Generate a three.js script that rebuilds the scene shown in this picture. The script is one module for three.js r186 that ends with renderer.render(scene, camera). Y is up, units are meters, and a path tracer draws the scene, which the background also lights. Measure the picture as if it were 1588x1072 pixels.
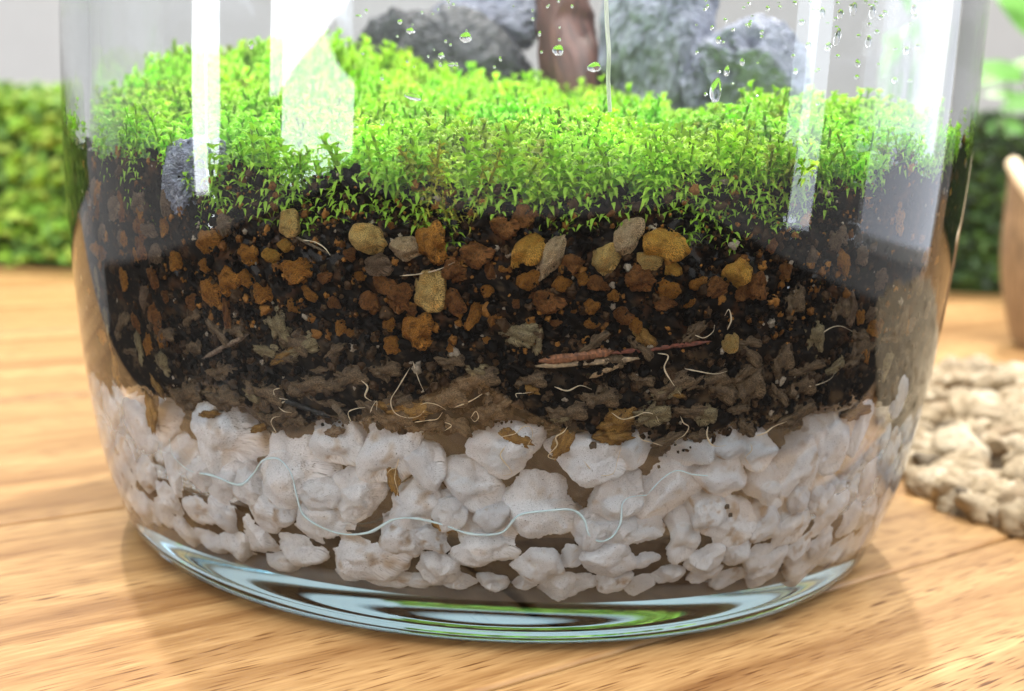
import * as THREE from 'three';
import { mergeGeometries, mergeVertices } from 'three/addons/utils/BufferGeometryUtils.js';
import { ImprovedNoise } from 'three/addons/math/ImprovedNoise.js';
import { RectAreaLightUniformsLib } from 'three/addons/lights/RectAreaLightUniformsLib.js';
import { RoundedBoxGeometry } from 'three/addons/geometries/RoundedBoxGeometry.js';

/* ------------------------------------------------------------------ camera, light, exposure */
const W = 1588, H = 1072, FPX = 2000;                       // the photograph's pixels, focal length in pixels
const scene = new THREE.Scene();
const camera = new THREE.PerspectiveCamera(2 * Math.atan(H / 2 / FPX) * 180 / Math.PI, W / H, 0.01, 40);
camera.position.set(0.001, 0.0737, 0.242);
camera.rotation.order = 'YXZ';
camera.rotation.set(-9.5 * Math.PI / 180, 0, 0.05);
camera.focus = 0.171;
camera.userData.fStop = 21;
camera.updateMatrixWorld(true);
scene.add(camera);
scene.background = new THREE.Color(0.40, 0.395, 0.39);       // the pale room all round
const renderer = new THREE.WebGLRenderer({ antialias: true });
renderer.toneMapping = THREE.LinearToneMapping;
renderer.toneMappingExposure = 1.42;
renderer.shadowMap.enabled = true;
RectAreaLightUniformsLib.init();

/* ------------------------------------------------------------------ helpers */
let seed = 20417;
function rnd() { seed = (seed + 0x6d2b79f5) | 0; let t = Math.imul(seed ^ (seed >>> 15), 1 | seed); t = (t + Math.imul(t ^ (t >>> 7), 61 | t)) ^ t; return ((t ^ (t >>> 14)) >>> 0) / 4294967296; }
const rr = (a, b) => a + (b - a) * rnd();
const perlin = new ImprovedNoise();
const N = (x, y, z) => perlin.noise(x + 31.7, y + 17.3, z + 5.1);
const fbm = (x, y, z, o = 4) => { let s = 0, a = 1, n = 0; for (let i = 0; i < o; i++) { s += a * N(x, y, z); n += a; a *= 0.5; x *= 2.03; y *= 2.03; z *= 2.03; } return s / n; };
const clamp = (v, a = 0, b = 1) => Math.min(b, Math.max(a, v));
const sm = (a, b, v) => { const t = clamp((v - a) / (b - a)); return t * t * (3 - 2 * t); };
const lerp = (a, b, t) => a + (b - a) * t;
const V = (x, y, z) => new THREE.Vector3(x, y, z);
const used = {};
function numbered(name) { const n = used[name] = (used[name] ?? -1) + 1; return n ? name + '_' + String(n).padStart(3, '0') : name; }
function tag(o, label, category, group, kind) {
  o.userData.label = label;
  if (category) o.userData.category = category;
  if (group) o.userData.group = group;
  if (kind) o.userData.kind = kind;
  o.castShadow = o.receiveShadow = true;
  return o;
}
function put(name, geo, mat, parent = scene) {
  const m = new THREE.Mesh(geo, mat); m.name = parent === scene ? numbered(name) : name; m.castShadow = m.receiveShadow = true; parent.add(m); return m;
}
function group(name) { const g = new THREE.Group(); g.name = numbered(name); scene.add(g); return g; }
function paint(w, h, f, srgb = true) {                       // a computed texture; f(u, v) gives r g b in 0..1 (sRGB)
  const d = new Uint8Array(w * h * 4);
  for (let j = 0, k = 0; j < h; j++) for (let i = 0; i < w; i++, k += 4) {
    const c = f(i / w, j / h); d[k] = 255 * clamp(c[0]); d[k + 1] = 255 * clamp(c[1]); d[k + 2] = 255 * clamp(c[2]); d[k + 3] = 255;
  }
  const t = new THREE.DataTexture(d, w, h); t.wrapS = t.wrapT = THREE.RepeatWrapping; t.magFilter = THREE.LinearFilter;
  if (srgb) t.colorSpace = THREE.SRGBColorSpace;
  t.needsUpdate = true; return t;
}
const lin = (r, g, b) => new THREE.Color().setRGB(r, g, b);
const std = (o) => new THREE.MeshStandardMaterial(o);
const phys = (o) => new THREE.MeshPhysicalMaterial(o);

/* ------------------------------------------------------------------ the jar's section */
const OUT = [[0.052, 0.0016], [0.060, 0.0007], [0.0640, 0.0003], [0.0668, 0.0009], [0.0690, 0.0034], [0.0708, 0.0078], [0.0731, 0.0142], [0.0749, 0.0220], [0.0768, 0.0340], [0.0785, 0.0500], [0.0795, 0.0640], [0.0800, 0.0800], [0.0800, 0.1000], [0.0800, 0.1250]];
const INN = [[0.056, 0.0096], [0.0600, 0.0103], [0.0640, 0.0125], [0.0676, 0.0165], [0.0702, 0.0225], [0.0732, 0.0340], [0.0752, 0.0500], [0.0756, 0.0640], [0.0752, 0.0800], [0.0754, 0.1000], [0.0754, 0.1250]];
function dense(p, n) { const c = new THREE.CatmullRomCurve3(p.map(([r, y]) => V(r, y, 0)), false, 'centripetal'); return c.getPoints(n).map((q) => [q.x, q.y]); }
const outD = dense(OUT, 160), innD = dense(INN, 160);
function radiusAt(d, y) {
  if (y <= d[0][1]) return d[0][0];
  for (let i = 1; i < d.length; i++) if (y <= d[i][1]) { const t = (y - d[i - 1][1]) / Math.max(1e-9, d[i][1] - d[i - 1][1]); return lerp(d[i - 1][0], d[i][0], t); }
  return d[d.length - 1][0];
}
const innerR = (y) => radiusAt(innD, y), outerR = (y) => radiusAt(outD.filter((q, i) => i > 20), y);
const oD = outD.filter((q) => q[0] > 0.0645 || q[1] > 0.01);
const outR = (y) => radiusAt(oD, y);

/* ------------------------------------------------------------------ from a pixel of the photograph to a place */
function pixelRay(px, py) {
  const d = V((px - W / 2) / FPX, -(py - H / 2) / FPX, -1).transformDirection(camera.matrixWorld);
  return [camera.position.clone(), d];
}
function onGlass(px, py, inset = 0) {                         // through the glass as light bends, to the inside of its wall
  const [o, d] = pixelRay(px, py);
  let p = o.clone(), hit = false;
  for (let t = 0.1; t < 0.32; t += 0.00015) { p = o.clone().addScaledVector(d, t); if (Math.hypot(p.x, p.z) <= outR(p.y)) { hit = true; break; } }
  if (!hit) { const a = Math.atan2(p.x, p.z); const y = clamp(p.y, 0.012, 0.1); const r = innerR(y) - inset; const s = px < 790 ? -1.5 : 1.5; return { p: V(Math.sin(s) * r, y, Math.cos(s) * r), a: s, y, r }; }
  const e = 0.0006, slope = (outR(p.y + e) - outR(p.y - e)) / (2 * e), a0 = Math.atan2(p.x, p.z);
  const n = V(Math.sin(a0), -slope, Math.cos(a0)).normalize();
  const k = 1 / 1.5, c = -n.dot(d), q = d.clone().multiplyScalar(k).addScaledVector(n, k * c - Math.sqrt(Math.max(0, 1 - k * k * (1 - c * c))));
  const s0 = p.clone();
  for (let t = 0; t < 0.06; t += 0.0001) { p = s0.clone().addScaledVector(q, t); if (p.y < 0.0115 || Math.hypot(p.x, p.z) <= innerR(p.y) - inset) break; }
  const y = Math.max(p.y, 0.0115), a = Math.atan2(p.x, p.z), r = Math.min(Math.hypot(p.x, p.z), innerR(y) - inset);
  return { p: V(Math.sin(a) * r, y, Math.cos(a) * r), a, y, r };
}
function atZ(px, py, z) { const [o, d] = pixelRay(px, py); return o.addScaledVector(d, (z - o.z) / d.z); }
function onTable(px, py, y = 0) { const [o, d] = pixelRay(px, py); return o.addScaledVector(d, (y - o.y) / d.y); }
const mm = (px, p) => px / FPX * camera.position.distanceTo(p);   // a width in pixels at a place, in metres

/* ------------------------------------------------------------------ the lamps and windows that light the table, some of them added */
function spotLamp(name, label, at, target, power, warm) {
  const g = group(name); g.position.copy(at); g.lookAt(target); tag(g, label, 'lamp');
  const hood = new THREE.LatheGeometry([[0.001, -0.10], [0.03, -0.10], [0.034, -0.06], [0.06, 0.0], [0.058, 0.0], [0.032, -0.057], [0.001, -0.06]].map(([x, y]) => new THREE.Vector2(x, y)), 40); hood.rotateX(Math.PI / 2);
  put('hood', hood, std({ color: lin(0.6, 0.6, 0.6), roughness: 0.4 }), g);
  const face = new THREE.CylinderGeometry(0.032, 0.032, 0.004, 40); face.rotateX(Math.PI / 2); face.translate(0, 0, -0.02);
  put('diffuser', face, std({ color: 0x111111, emissive: lin(...warm), emissiveIntensity: 12 }), g);
  const L = new THREE.SpotLight(lin(...warm), power, 0, 0.9, 0.6, 2); L.position.copy(at).addScaledVector(target.clone().sub(at).normalize(), 0.01);
  L.target.position.copy(target); scene.add(L.target); L.shadow.radius = 1.6; L.castShadow = true; L.shadow.camera.near = 0.1; L.name = name + '_glow'; scene.add(L);
}
const aim = V(0, 0.04, 0);
spotLamp('ceiling_spot', 'white spot lamp hanging behind the jar towards the left', V(-0.66, 1.55, -0.82), aim, 6.2, [1, 0.95, 0.86]);
spotLamp('ceiling_spot', 'white spot lamp hanging behind the jar towards the right', V(0.36, 1.6, -0.98), aim, 6.2, [1, 0.95, 0.86]);
function glowing(name, label, cat, c, look, w, h, radiance, tint, cols, rows) {
  const g = group(name); g.position.copy(c); g.lookAt(look); tag(g, label, cat);
  const fm = std({ color: lin(0.7, 0.7, 0.7), roughness: 0.5 }), bars = [], t = Math.min(w, h) * 0.035;
  for (let i = 0; i <= cols; i++) { const b = new THREE.BoxGeometry(t, h + t, t); b.translate(-w / 2 + w * i / cols, 0, 0); bars.push(b); }
  for (let i = 0; i <= rows; i++) for (let k = 0; k < cols; k++) { const b = new THREE.BoxGeometry(w / cols - t, t, t * 0.98); b.translate(-w / 2 + w * (k + 0.5) / cols, -h / 2 + h * i / rows, 0); bars.push(b); }
  put('frame', mergeGeometries(bars), fm, g);
  const pm = std({ color: 0x222222, emissive: lin(...tint), emissiveIntensity: radiance });
  for (let i = 0; i < cols; i++) for (let k = 0; k < rows; k++) { const b = new THREE.BoxGeometry(w / cols - t, h / rows - t, 0.003); b.translate(-w / 2 + w * (i + 0.5) / cols, -h / 2 + h * (k + 0.5) / rows, 0); put('pane', b, pm, g); }
  return g;
}
// bright windows beyond the camera's left, and two added panels at right: the glass mirrors both
glowing('window', 'tall bright window far to the left of the camera', 'window', V(-2.43, 0.82, 2.23), V(0, 0.82, 0), 1.12, 1.64, 11, [0.92, 0.96, 1.0], 1, 1);
glowing('window', 'narrow bright window at the left of the table', 'window', V(-3.15, 0.62, 0.78), V(0, 0.62, 0), 0.26, 2.0, 11, [0.92, 0.96, 1.0], 1, 1);
glowing('added_light_panel', 'slim white strip light added right of the jar for its reflection', 'lamp', V(0.40, 0.205, 0.20), V(0, 0.205, 0), 0.05, 0.40, 5.0, [0.82, 0.90, 1.0], 1, 1);
glowing('added_light_panel', 'white upright panel added right of the gravel for its reflection', 'lamp', V(0.43, 0.205, -0.06), V(0, 0.205, 0), 0.26, 0.40, 2.0, [0.84, 0.89, 1.0], 1, 1);
{
  // added unseen sheet; its slant cuts the reflection of the far window
  const g = new THREE.PlaneGeometry(1, 1, 60, 30), p = g.attributes.position;
  for (let i = 0; i < p.count; i++) { const u = p.getX(i) + 0.5, v = p.getY(i) + 0.5, y = lerp(-0.85, -0.38, v), right = -0.62, left = lerp(0.50, -0.62, Math.pow(v, 1.15)); const x = lerp(right, left, u); p.setXYZ(i, x, y, 0.05 + 0.012 * Math.sin(u * 40 + v * 3)); }
  g.computeVertexNormals(); const m = put('added_window_mask', g, std({ color: lin(0.10, 0.10, 0.11), roughness: 0.9, side: THREE.DoubleSide })); m.position.set(-2.43, 0.82, 2.23); m.lookAt(0, 0.82, 0); tag(m, 'dark grey sheet added to cut the reflection of the far window', 'added_window_mask');
}
{
  // unseen wide panel added over the camera to brighten the front of the jar
  const c = V(0.10, 1.45, 0.62), t = V(0, 0, 0), g = group('added_ceiling_panel'); g.position.copy(c); g.lookAt(t); tag(g, 'wide white light panel added unseen above the camera', 'lamp');
  const fr = new RoundedBoxGeometry(1.66, 1.26, 0.04, 2, 0.01); fr.translate(0, 0, -0.021); put('frame', fr, std({ color: lin(0.7, 0.7, 0.7), roughness: 0.5 }), g);
  const df = new THREE.BoxGeometry(1.6, 1.2, 0.004); df.translate(0, 0, 0.001); put('diffuser', df, std({ color: lin(0.8, 0.8, 0.8), emissive: lin(1, 1, 1), emissiveIntensity: 1 }), g);
  const L = new THREE.RectAreaLight(lin(1, 0.99, 0.975), 5.2, 1.6, 1.2); L.position.copy(c).addScaledVector(t.clone().sub(c).normalize(), 0.012); L.lookAt(t); L.name = 'added_ceiling_panel_glow'; scene.add(L);
}

/* ------------------------------------------------------------------ table and wall */
const GA = 39 * Math.PI / 180, gdir = V(Math.cos(GA), 0, -Math.sin(GA)), gper = V(Math.sin(GA), 0, Math.cos(GA));
function woodTex(s) {
  const knots = [[0.3 + 0.1 * s, 0.3], [0.8 - 0.07 * s, 0.75]];
  return paint(2048, 1024, (u, v) => {
    const X = u * 0.6, Y = v * 0.1;                           // metres
    let w = 0; for (const [ku, kv] of knots) { const dx = (X - ku * 0.6) / 0.09, dy = (Y - kv * 0.1) / 0.012; w += 0.006 * Math.exp(-(dx * dx + dy * dy)) * (Y > kv * 0.1 ? 1 : -1); }
    const yy = Y + 0.6 * w + 0.003 * N(X * 5, Y * 9, s * 9.1);
    const broad = fbm(X * 5, yy * 60, s * 3.3, 3), band = fbm(X * 11, yy * 210, 4 + s, 4), fine = fbm(X * 130, yy * 1500, 8 + s, 3), pore = N(X * 150, yy * 2600, 2 + s);
    const streak = Math.pow(clamp(fbm(X * 4.2, yy * 75, 20 + s * 5, 4) * 1.6 + 0.2), 2.2);
    let t = 0.5 + 0.55 * broad + 0.5 * band + 0.5 * fine;
    const dark = clamp(0.9 * streak + 0.7 * clamp(-band - 0.12) + (pore > 0.25 ? (pore - 0.25) * 3 : 0) * clamp(0.6 + 2 * broad));
    t = clamp(t);
    const r = lerp(0.545, 0.80, t), g = lerp(0.39, 0.65, t), b = lerp(0.225, 0.445, t);
    return [lerp(r, 0.36, dark), lerp(g, 0.21, dark), lerp(b, 0.09, dark)];
  });
}
const woods = [1, 2, 3].map((s) => { const t = woodTex(s); return std({ map: t, bumpMap: t, bumpScale: 0.00012, roughness: 0.42 }); });
const table = group('table'); tag(table, 'wooden table of honey brown boards running away to the right', 'table');
{
  table.rotation.y = GA;
  for (let k = -6; k <= 0; k++) {
    const a = 0.062 + 0.1 * k, wide = k ? 0.1 : 0.066, geo = new RoundedBoxGeometry(1.3, 0.022, wide - 0.0007, 2, 0.0009), p = geo.attributes.position, uv = geo.attributes.uv, off = (k * 0.37 + 7) % 1;
    for (let i = 0; i < p.count; i++) uv.setXY(i, (p.getX(i) + 0.65) / 0.6 + off, (p.getZ(i) + wide / 2) / 0.1);
    const m = put('plank', geo, woods[(k + 9) % 3], table); m.position.set(0.65 - 0.128, -0.011 + 0.00004 * ((k + 12) % 3), a + wide / 2);
  }
  const under = new THREE.BoxGeometry(1.27, 0.03, 0.63); under.translate(0.65 - 0.128, -0.0375, -0.21);
  put('underframe', under, std({ color: lin(0.05, 0.03, 0.015), roughness: 0.8 }), table);
}
{ const g = new THREE.BoxGeometry(8, 0.1, 7); const f = put('floor', g, std({ color: lin(0.05, 0.045, 0.04), roughness: 0.7 })); f.position.set(0, -0.80, 1.3); tag(f, 'dark floor below the table', null, null, 'structure'); }
const wallTex = paint(512, 512, (u, v) => { const n = 0.015 * fbm(u * 40, v * 40, 3, 4); return [0.79 + n, 0.782 + n, 0.775 + n]; });
wallTex.repeat.set(4, 2);
{ const g = new THREE.BoxGeometry(6, 2.8, 0.1); const w = put('back_wall', g, std({ map: wallTex, roughness: 0.9 })); w.position.set(0, 0.65, -1.75); tag(w, 'plain pale grey wall behind the table', null, null, 'structure'); }

/* ------------------------------------------------------------------ the glass jar */
const glass = phys({ color: 0xffffff, transmission: 1, thickness: 0.01, roughness: 0, ior: 1.5, attenuationColor: lin(0.76, 0.92, 0.98), attenuationDistance: 0.06, metalness: 0 });
{
  const pts = [[0, 0.0026], [0.02, 0.0025], [0.04, 0.0021], ...outD.filter((q) => q[1] < 0.121)];
  const rim = []; for (let i = 1; i < 12; i++) { const a = Math.PI * i / 12; rim.push([0.0777 + 0.0023 * Math.cos(a), 0.1222 + 0.0023 * Math.sin(a)]); }
  const inn = innD.filter((q) => q[1] < 0.121).reverse();
  const all = [...pts, ...rim, ...inn, [0.045, 0.0090], [0.025, 0.0088], [0, 0.0088]].map(([r, y]) => new THREE.Vector2(r, y + 0.0003));
  const lg = new THREE.LatheGeometry(all, 300), lp = lg.attributes.position;
  for (let i = 0; i < lp.count; i++) {                        // blown glass is never quite even
    const x = lp.getX(i), y = lp.getY(i), z = lp.getZ(i), r = Math.hypot(x, z); if (r < 0.03) continue;
    const w = 0.00016 * fbm(x * 26 + 3, y * 16, z * 26, 2) * sm(0.012, 0.03, y); lp.setX(i, x * (1 + w / r)); lp.setZ(i, z * (1 + w / r));
  }
  lg.computeVertexNormals();
  { const nn = lg.attributes.normal, P = all.length; for (let j = 0; j < P; j++) { const e = 300 * P + j, a = V().fromBufferAttribute(nn, j).add(V().fromBufferAttribute(nn, e)).normalize(); nn.setXYZ(j, a.x, a.y, a.z); nn.setXYZ(e, a.x, a.y, a.z); lp.setXYZ(e, lp.getX(j), lp.getY(j), lp.getZ(j)); } }
  tag(put('glass_jar', lg, glass), 'large clear round glass jar holding stones, soil and moss', 'jar');
}

/* ------------------------------------------------------------------ stone shapes */
function lump(detail, sd, { low = 0.35, mid = 0.14, fine = 0.03, facet = 0, flat = [1, 1, 1], pits = 0, color }) {
  let g = new THREE.IcosahedronGeometry(1, detail); g.deleteAttribute('normal'); g.deleteAttribute('uv'); g = mergeVertices(g, 1e-4);
  const p = g.attributes.position, v = V(), col = new Float32Array(p.count * 3), uv = new Float32Array(p.count * 2), planes = [];
  let s2 = sd * 77 + 5; const q = () => { s2 = (s2 * 16807) % 2147483647; return s2 / 2147483647; };
  for (let i = 0; i < facet; i++) planes.push([V(q() - 0.5, q() - 0.5, q() - 0.5).normalize(), 0.62 + 0.28 * q()]);
  for (let i = 0; i < p.count; i++) {
    v.fromBufferAttribute(p, i).normalize(); const d = v.clone();
    let r = 1 + low * N(d.x * 1.1 + sd * 3.1, d.y * 1.1, d.z * 1.1) + mid * fbm(d.x * 2.6, d.y * 2.6 + sd, d.z * 2.6, 3);
    for (const [n, c] of planes) { const k = d.dot(n); if (k > 0 && r * k > c) r = lerp(r, c / k, 0.85); }
    r += fine * fbm(d.x * 9, d.y * 9, d.z * 9 + sd, 3);
    if (pits) { const w = N(d.x * 5 + sd, d.y * 5, d.z * 5); if (w > 0.32) r -= pits * (w - 0.32) * 2; }
    p.setXYZ(i, d.x * r * flat[0], d.y * r * flat[1], d.z * r * flat[2]);
    const c = color(d, sd); col.set(c, i * 3); uv[2 * i] = d.x * 0.9 + d.z * 0.55; uv[2 * i + 1] = d.y * 0.9 - d.z * 0.35;
  }
  g.setAttribute('color', new THREE.BufferAttribute(col, 3)); g.setAttribute('uv', new THREE.BufferAttribute(uv, 2)); g.computeVertexNormals(); return g;
}
const mix3 = (a, b, t) => [lerp(a[0], b[0], t), lerp(a[1], b[1], t), lerp(a[2], b[2], t)];
const pumiceTex = paint(512, 512, (u, v) => {
  const a = fbm(u * 30, v * 30, 1, 3), b = N(u * 64, v * 64, 7), n = 0.93 + 0.09 * a; let k = b > 0.42 ? 1 - (b - 0.42) * 2.2 : 1; const c = N(u * 22, v * 22, 13); if (c > 0.5) k *= 1 - (c - 0.5) * 2;
  return [n * k, n * k * 0.995, n * k * 0.985];
});
const pumiceBump = paint(512, 512, (u, v) => { const a = 0.6 + 0.3 * fbm(u * 44, v * 44, 2, 4); const b = N(u * 64, v * 64, 7); const h = a - (b > 0.35 ? (b - 0.35) * 1.8 : 0); return [h, h, h]; }, false);
const stoneMat = std({ map: pumiceTex, bumpMap: pumiceBump, bumpScale: 0.00035, vertexColors: true, roughness: 0.62 });
const stoneCol = (d, s) => { const t = sm(0.22, 0.6, fbm(d.x * 1.7 + s, d.y * 1.7, d.z * 1.7 + 4, 3)), w = 0.5 + 0.5 * N(d.x * 3, d.y * 3 + s, d.z * 3); return [lerp(0.86, 0.70, t) - 0.05 * w, lerp(0.89, 0.63, t) - 0.05 * w, lerp(0.95, 0.56, t) - 0.05 * w]; };
const stainedCol = (d, s) => mix3(stoneCol(d, s), [0.42, 0.29, 0.17], 0.8 * sm(0.1, 0.4, fbm(d.x * 1.5 + s, d.y * 1.5, d.z * 1.5 + 9, 3)));
const stoneGeos = []; for (let i = 0; i < 12; i++) stoneGeos.push(lump(15, i + 1, { low: 0.40, mid: 0.15, fine: 0.035, facet: 1 + (i % 2), pits: 0.1, color: i % 3 ? stoneCol : stainedCol }));
const grainTex = paint(256, 256, (u, v) => { const a = fbm(u * 26, v * 26, 1, 4), b = N(u * 40, v * 40, 9); const k = (0.86 + 0.75 * a) * (b > 0.22 ? Math.max(0.12, 1 - (b - 0.22) * 3.2) : 1); return [k, k, k]; });
const clayMat = phys({ map: grainTex, bumpMap: grainTex, bumpScale: 0.00025, vertexColors: true, roughness: 0.45, specularIntensity: 0.5 });
function blotchy(c1, c2, c3) { return (d, s) => { const t = sm(-0.1, 0.35, fbm(d.x * 2 + s, d.y * 2, d.z * 2, 3)), k = sm(0.1, 0.4, fbm(d.x * 4, d.y * 4 + s, d.z * 4, 2)); return mix3(mix3(c1, c2, t), c3, k * 0.7); }; }
const clayKinds = {
  orange: blotchy([0.78, 0.34, 0.06], [0.60, 0.23, 0.035], [0.08, 0.03, 0.01]),
  brown: blotchy([0.50, 0.21, 0.06], [0.32, 0.12, 0.035], [0.05, 0.02, 0.01]),
  gold: blotchy([0.98, 0.54, 0.10], [0.90, 0.42, 0.06], [0.34, 0.15, 0.03]),
  yellow: blotchy([0.99, 0.68, 0.24], [0.95, 0.55, 0.15], [0.42, 0.24, 0.06]),
  cream: blotchy([0.90, 0.66, 0.40], [0.76, 0.51, 0.27], [0.25, 0.16, 0.08]),
  tan: blotchy([0.40, 0.27, 0.17], [0.30, 0.19, 0.11], [0.14, 0.08, 0.04]),
};
const clayGeos = {}; let cs = 40;
for (const k in clayKinds) { clayGeos[k] = []; for (let i = 0; i < 4; i++) clayGeos[k].push(lump(9, cs++, k === 'gold' || k === 'yellow' || k === 'cream' ? { low: 0.5, mid: 0.14, fine: 0.03, facet: 4, color: clayKinds[k] } : { low: 0.55, mid: 0.3, fine: 0.16, facet: 2, pits: 0.2, color: clayKinds[k] })); }

/* a lump against the inside of the glass: w and h are its size in the photograph's pixels */
function againstGlass(o, px, py, w, h, roll, poke = 0.0004, thick = 0.8) {
  const g = onGlass(px, py), s = mm(1, g.p), cosv = Math.max(0.42, Math.cos(Math.min(1.3, Math.abs(g.a) * 0.85)));
  const sx = w * s / 2 / cosv, sy = h * s / 2, sz = thick * Math.min(sx, sy) * 1.05;
  const r = innerR(g.y) + poke - sz * 0.93;
  o.position.set(Math.sin(g.a) * r, Math.max(g.y, 0.0098 + sy * 0.8), Math.cos(g.a) * r);
  o.rotation.set(0, 0, 0); o.rotation.order = 'YXZ'; o.rotation.y = g.a; o.rotation.z = roll; o.scale.set(sx, sy, sz);
  return o;
}

const MARKS = [[578, 372, 'the round yellow pebble'], [630, 384, 'the oblong cream pebble'], [670, 450, 'the crumbly pale pebble'], [817, 388, 'the tilted golden pebble'], [853, 397, 'the slanted cream pebble'], [939, 400, 'the yellow drop shaped pebble'], [1024, 379, 'the large golden pebble'], [1142, 425, 'the lone golden pebble'], [1130, 532, 'the tiny yellow pebble'],
  [650, 516, 'the large low orange lump'], [452, 346, 'the tan yellow lump'], [284, 278, 'the blue grey rock'], [350, 538, 'the short grey twig'], [480, 633, 'the black twig'], [930, 555, 'the pair of wood splinters'], [600, 695, 'the stained long stone'], [790, 697, 'the olive stained stone'], [918, 708, 'the black specked stone'], [842, 792, 'the largest pitted stone'],
  [731, 755, 'the flat faced smooth stone'], [1045, 765, 'the grey pitted angular stone'], [1140, 806, 'the twice specked cream stone'], [962, 775, 'the soft white stone'], [438, 728, 'the big left stone']];
const pixelOf = (p) => { const v = p.clone().project(camera); return [(v.x + 1) * W / 2, (1 - v.y) * H / 2]; };
function where(px, py) {                                      // which way from the nearest thing that one can find
  let b = null, bd = 1e9; for (const m of MARKS) { const d = Math.hypot(m[0] - px, m[1] - py); if (d > 6 && d < bd) { bd = d; b = m; } }
  const dx = px - b[0], dy = py - b[1], ax = Math.abs(dx), ay = Math.abs(dy), v = dy < 0 ? 'above' : 'below', h = dx < 0 ? 'left of' : 'right of';
  return (bd > 130 ? 'far ' : bd > 60 ? '' : 'just ') + (ax > 2.2 * ay ? h : ay > 2.2 * ax ? v : v + ' and ' + h) + ' ' + b[2];
}
/* ------------------------------------------------------------------ white stones in the bottom layer */
const placedStones = [];
const SG = 'white stones packed in the bottom of the jar';
const STONES = [
  [330, 668, 128, 138, 0.3], [212, 655, 84, 120, 0.2], [262, 722, 70, 90, -0.2], [518, 684, 112, 88, -0.4], [548, 772, 84, 78, 0.2], [655, 722, 60, 84, 0.5],
  [1130, 740, 98, 74, 0.1], [1205, 757, 62, 68, 0.3], [985, 698, 76, 60, 0.6], [570, 842, 136, 112, 0.1], [750, 836, 112, 92, -0.1], [678, 862, 76, 92, 0.2], [648, 782, 104, 86, 0.1],
  [492, 806, 94, 84, 0.4], [388, 812, 92, 76, 0.1], [305, 778, 88, 70, -0.2], [345, 748, 84, 66, 0.3], [462, 842, 84, 72, 0], [1000, 824, 84, 52, 0.2], [1062, 832, 60, 74, -0.4],
  [816, 897, 42, 36, 0], [952, 890, 58, 56, 0.2], [1000, 862, 42, 36, 0.1], [1096, 880, 62, 44, 0.3], [1250, 722, 72, 106, -0.3], [1292, 690, 76, 116, -0.4], [1336, 655, 60, 106, -0.4],
  [1236, 806, 72, 96, -0.5], [1292, 786, 62, 90, -0.4], [1176, 856, 62, 60, -0.2], [1352, 735, 56, 96, -0.3], [762, 894, 52, 42, 0], [712, 892, 62, 44, 0.1], [596, 890, 86, 50, 0],
  [420, 862, 80, 56, 0.2], [168, 620, 56, 92, 0.3], [192, 700, 56, 86, 0.2], [1394, 610, 52, 96, -0.3], [1086, 694, 84, 62, 0.2], [520, 886, 74, 50, 0], [250, 780, 66, 60, 0.3], [330, 832, 76, 54, 0.3],
  [1140, 690, 74, 58, 0.3], [1180, 700, 70, 62, 0], [890, 855, 60, 50, 0.2], [1385, 690, 46, 90, -0.3], [640, 905, 60, 40, 0], [1040, 880, 60, 50, 0], [1130, 888, 60, 44, 0.2], [1320, 800, 50, 70, -0.3], [905, 895, 54, 40, 0.3],
];
const NAMED_STONES = [
  [600, 695, 112, 148, -0.45, 'long white stone with a brown stain and dark root at its tip'],
  [790, 697, 112, 90, 0.3, 'white stone under an olive stain with a curled root across it'],
  [918, 708, 118, 98, 0.05, 'pale round stone with one black speck below the brown soil'],
  [842, 792, 138, 142, 0.15, 'largest pitted white stone with the wavy water line across it'],
  [731, 755, 90, 84, 0.2, 'smooth white stone with a round flat face, left of the largest stone'],
  [1045, 765, 116, 124, -0.5, 'angular white stone full of grey pits, right of centre'],
  [1140, 806, 90, 86, -0.5, 'cream stone with two black specks below the pitted angular stone'],
  [438, 728, 126, 126, 0.1, 'big rounded white stone beside the steep left end of the water line'],
  [962, 775, 94, 86, 0.3, 'soft white stone above the low end of the wavy water line'],
];
let sk = 0;
function stone(px, py, w, h, roll, label) {
  const m = put('white_stone', stoneGeos[sk++ % 12], stoneMat); againstGlass(m, px, py, w * 1.0, h * 1.0, roll, py > 830 || px < 250 || px > 1270 ? 0.0012 : 0.0007, 0.95);
  tag(m, label || (Math.max(w, h) > 95 ? 'big' : Math.max(w, h) < 62 ? 'small' : 'middling') + ' rough white stone ' + where(px, py), 'stone', label ? undefined : SG);
  m.updateMatrix(); placedStones.push([m.position.clone(), (m.scale.x + m.scale.y + m.scale.z) / 3]);
  return m;
}
const speckGeo = lump(3, 77, { low: 0.5, mid: 0.4, fine: 0.1, color: () => [1, 1, 1] }), speckMat = std({ color: lin(0.012, 0.01, 0.008), roughness: 0.6 });
for (const s of NAMED_STONES) {
  const m = stone(...s), specks = /one black speck/.test(s[5]) ? [[920, 691, 11]] : /two black specks/.test(s[5]) ? [[1128, 786, 8], [1133, 799, 7]] : [];
  m.updateMatrixWorld(true);
  for (const [x, y, d] of specks) { const k = put('speck', speckGeo, speckMat), g = onGlass(x, y, -0.0013), r = mm(d, g.p) / 2; k.position.copy(g.p); k.scale.setScalar(r); k.updateMatrix(); scene.updateMatrixWorld(true); m.attach(k); }
}
for (const s of STONES) stone(...s);
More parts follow.
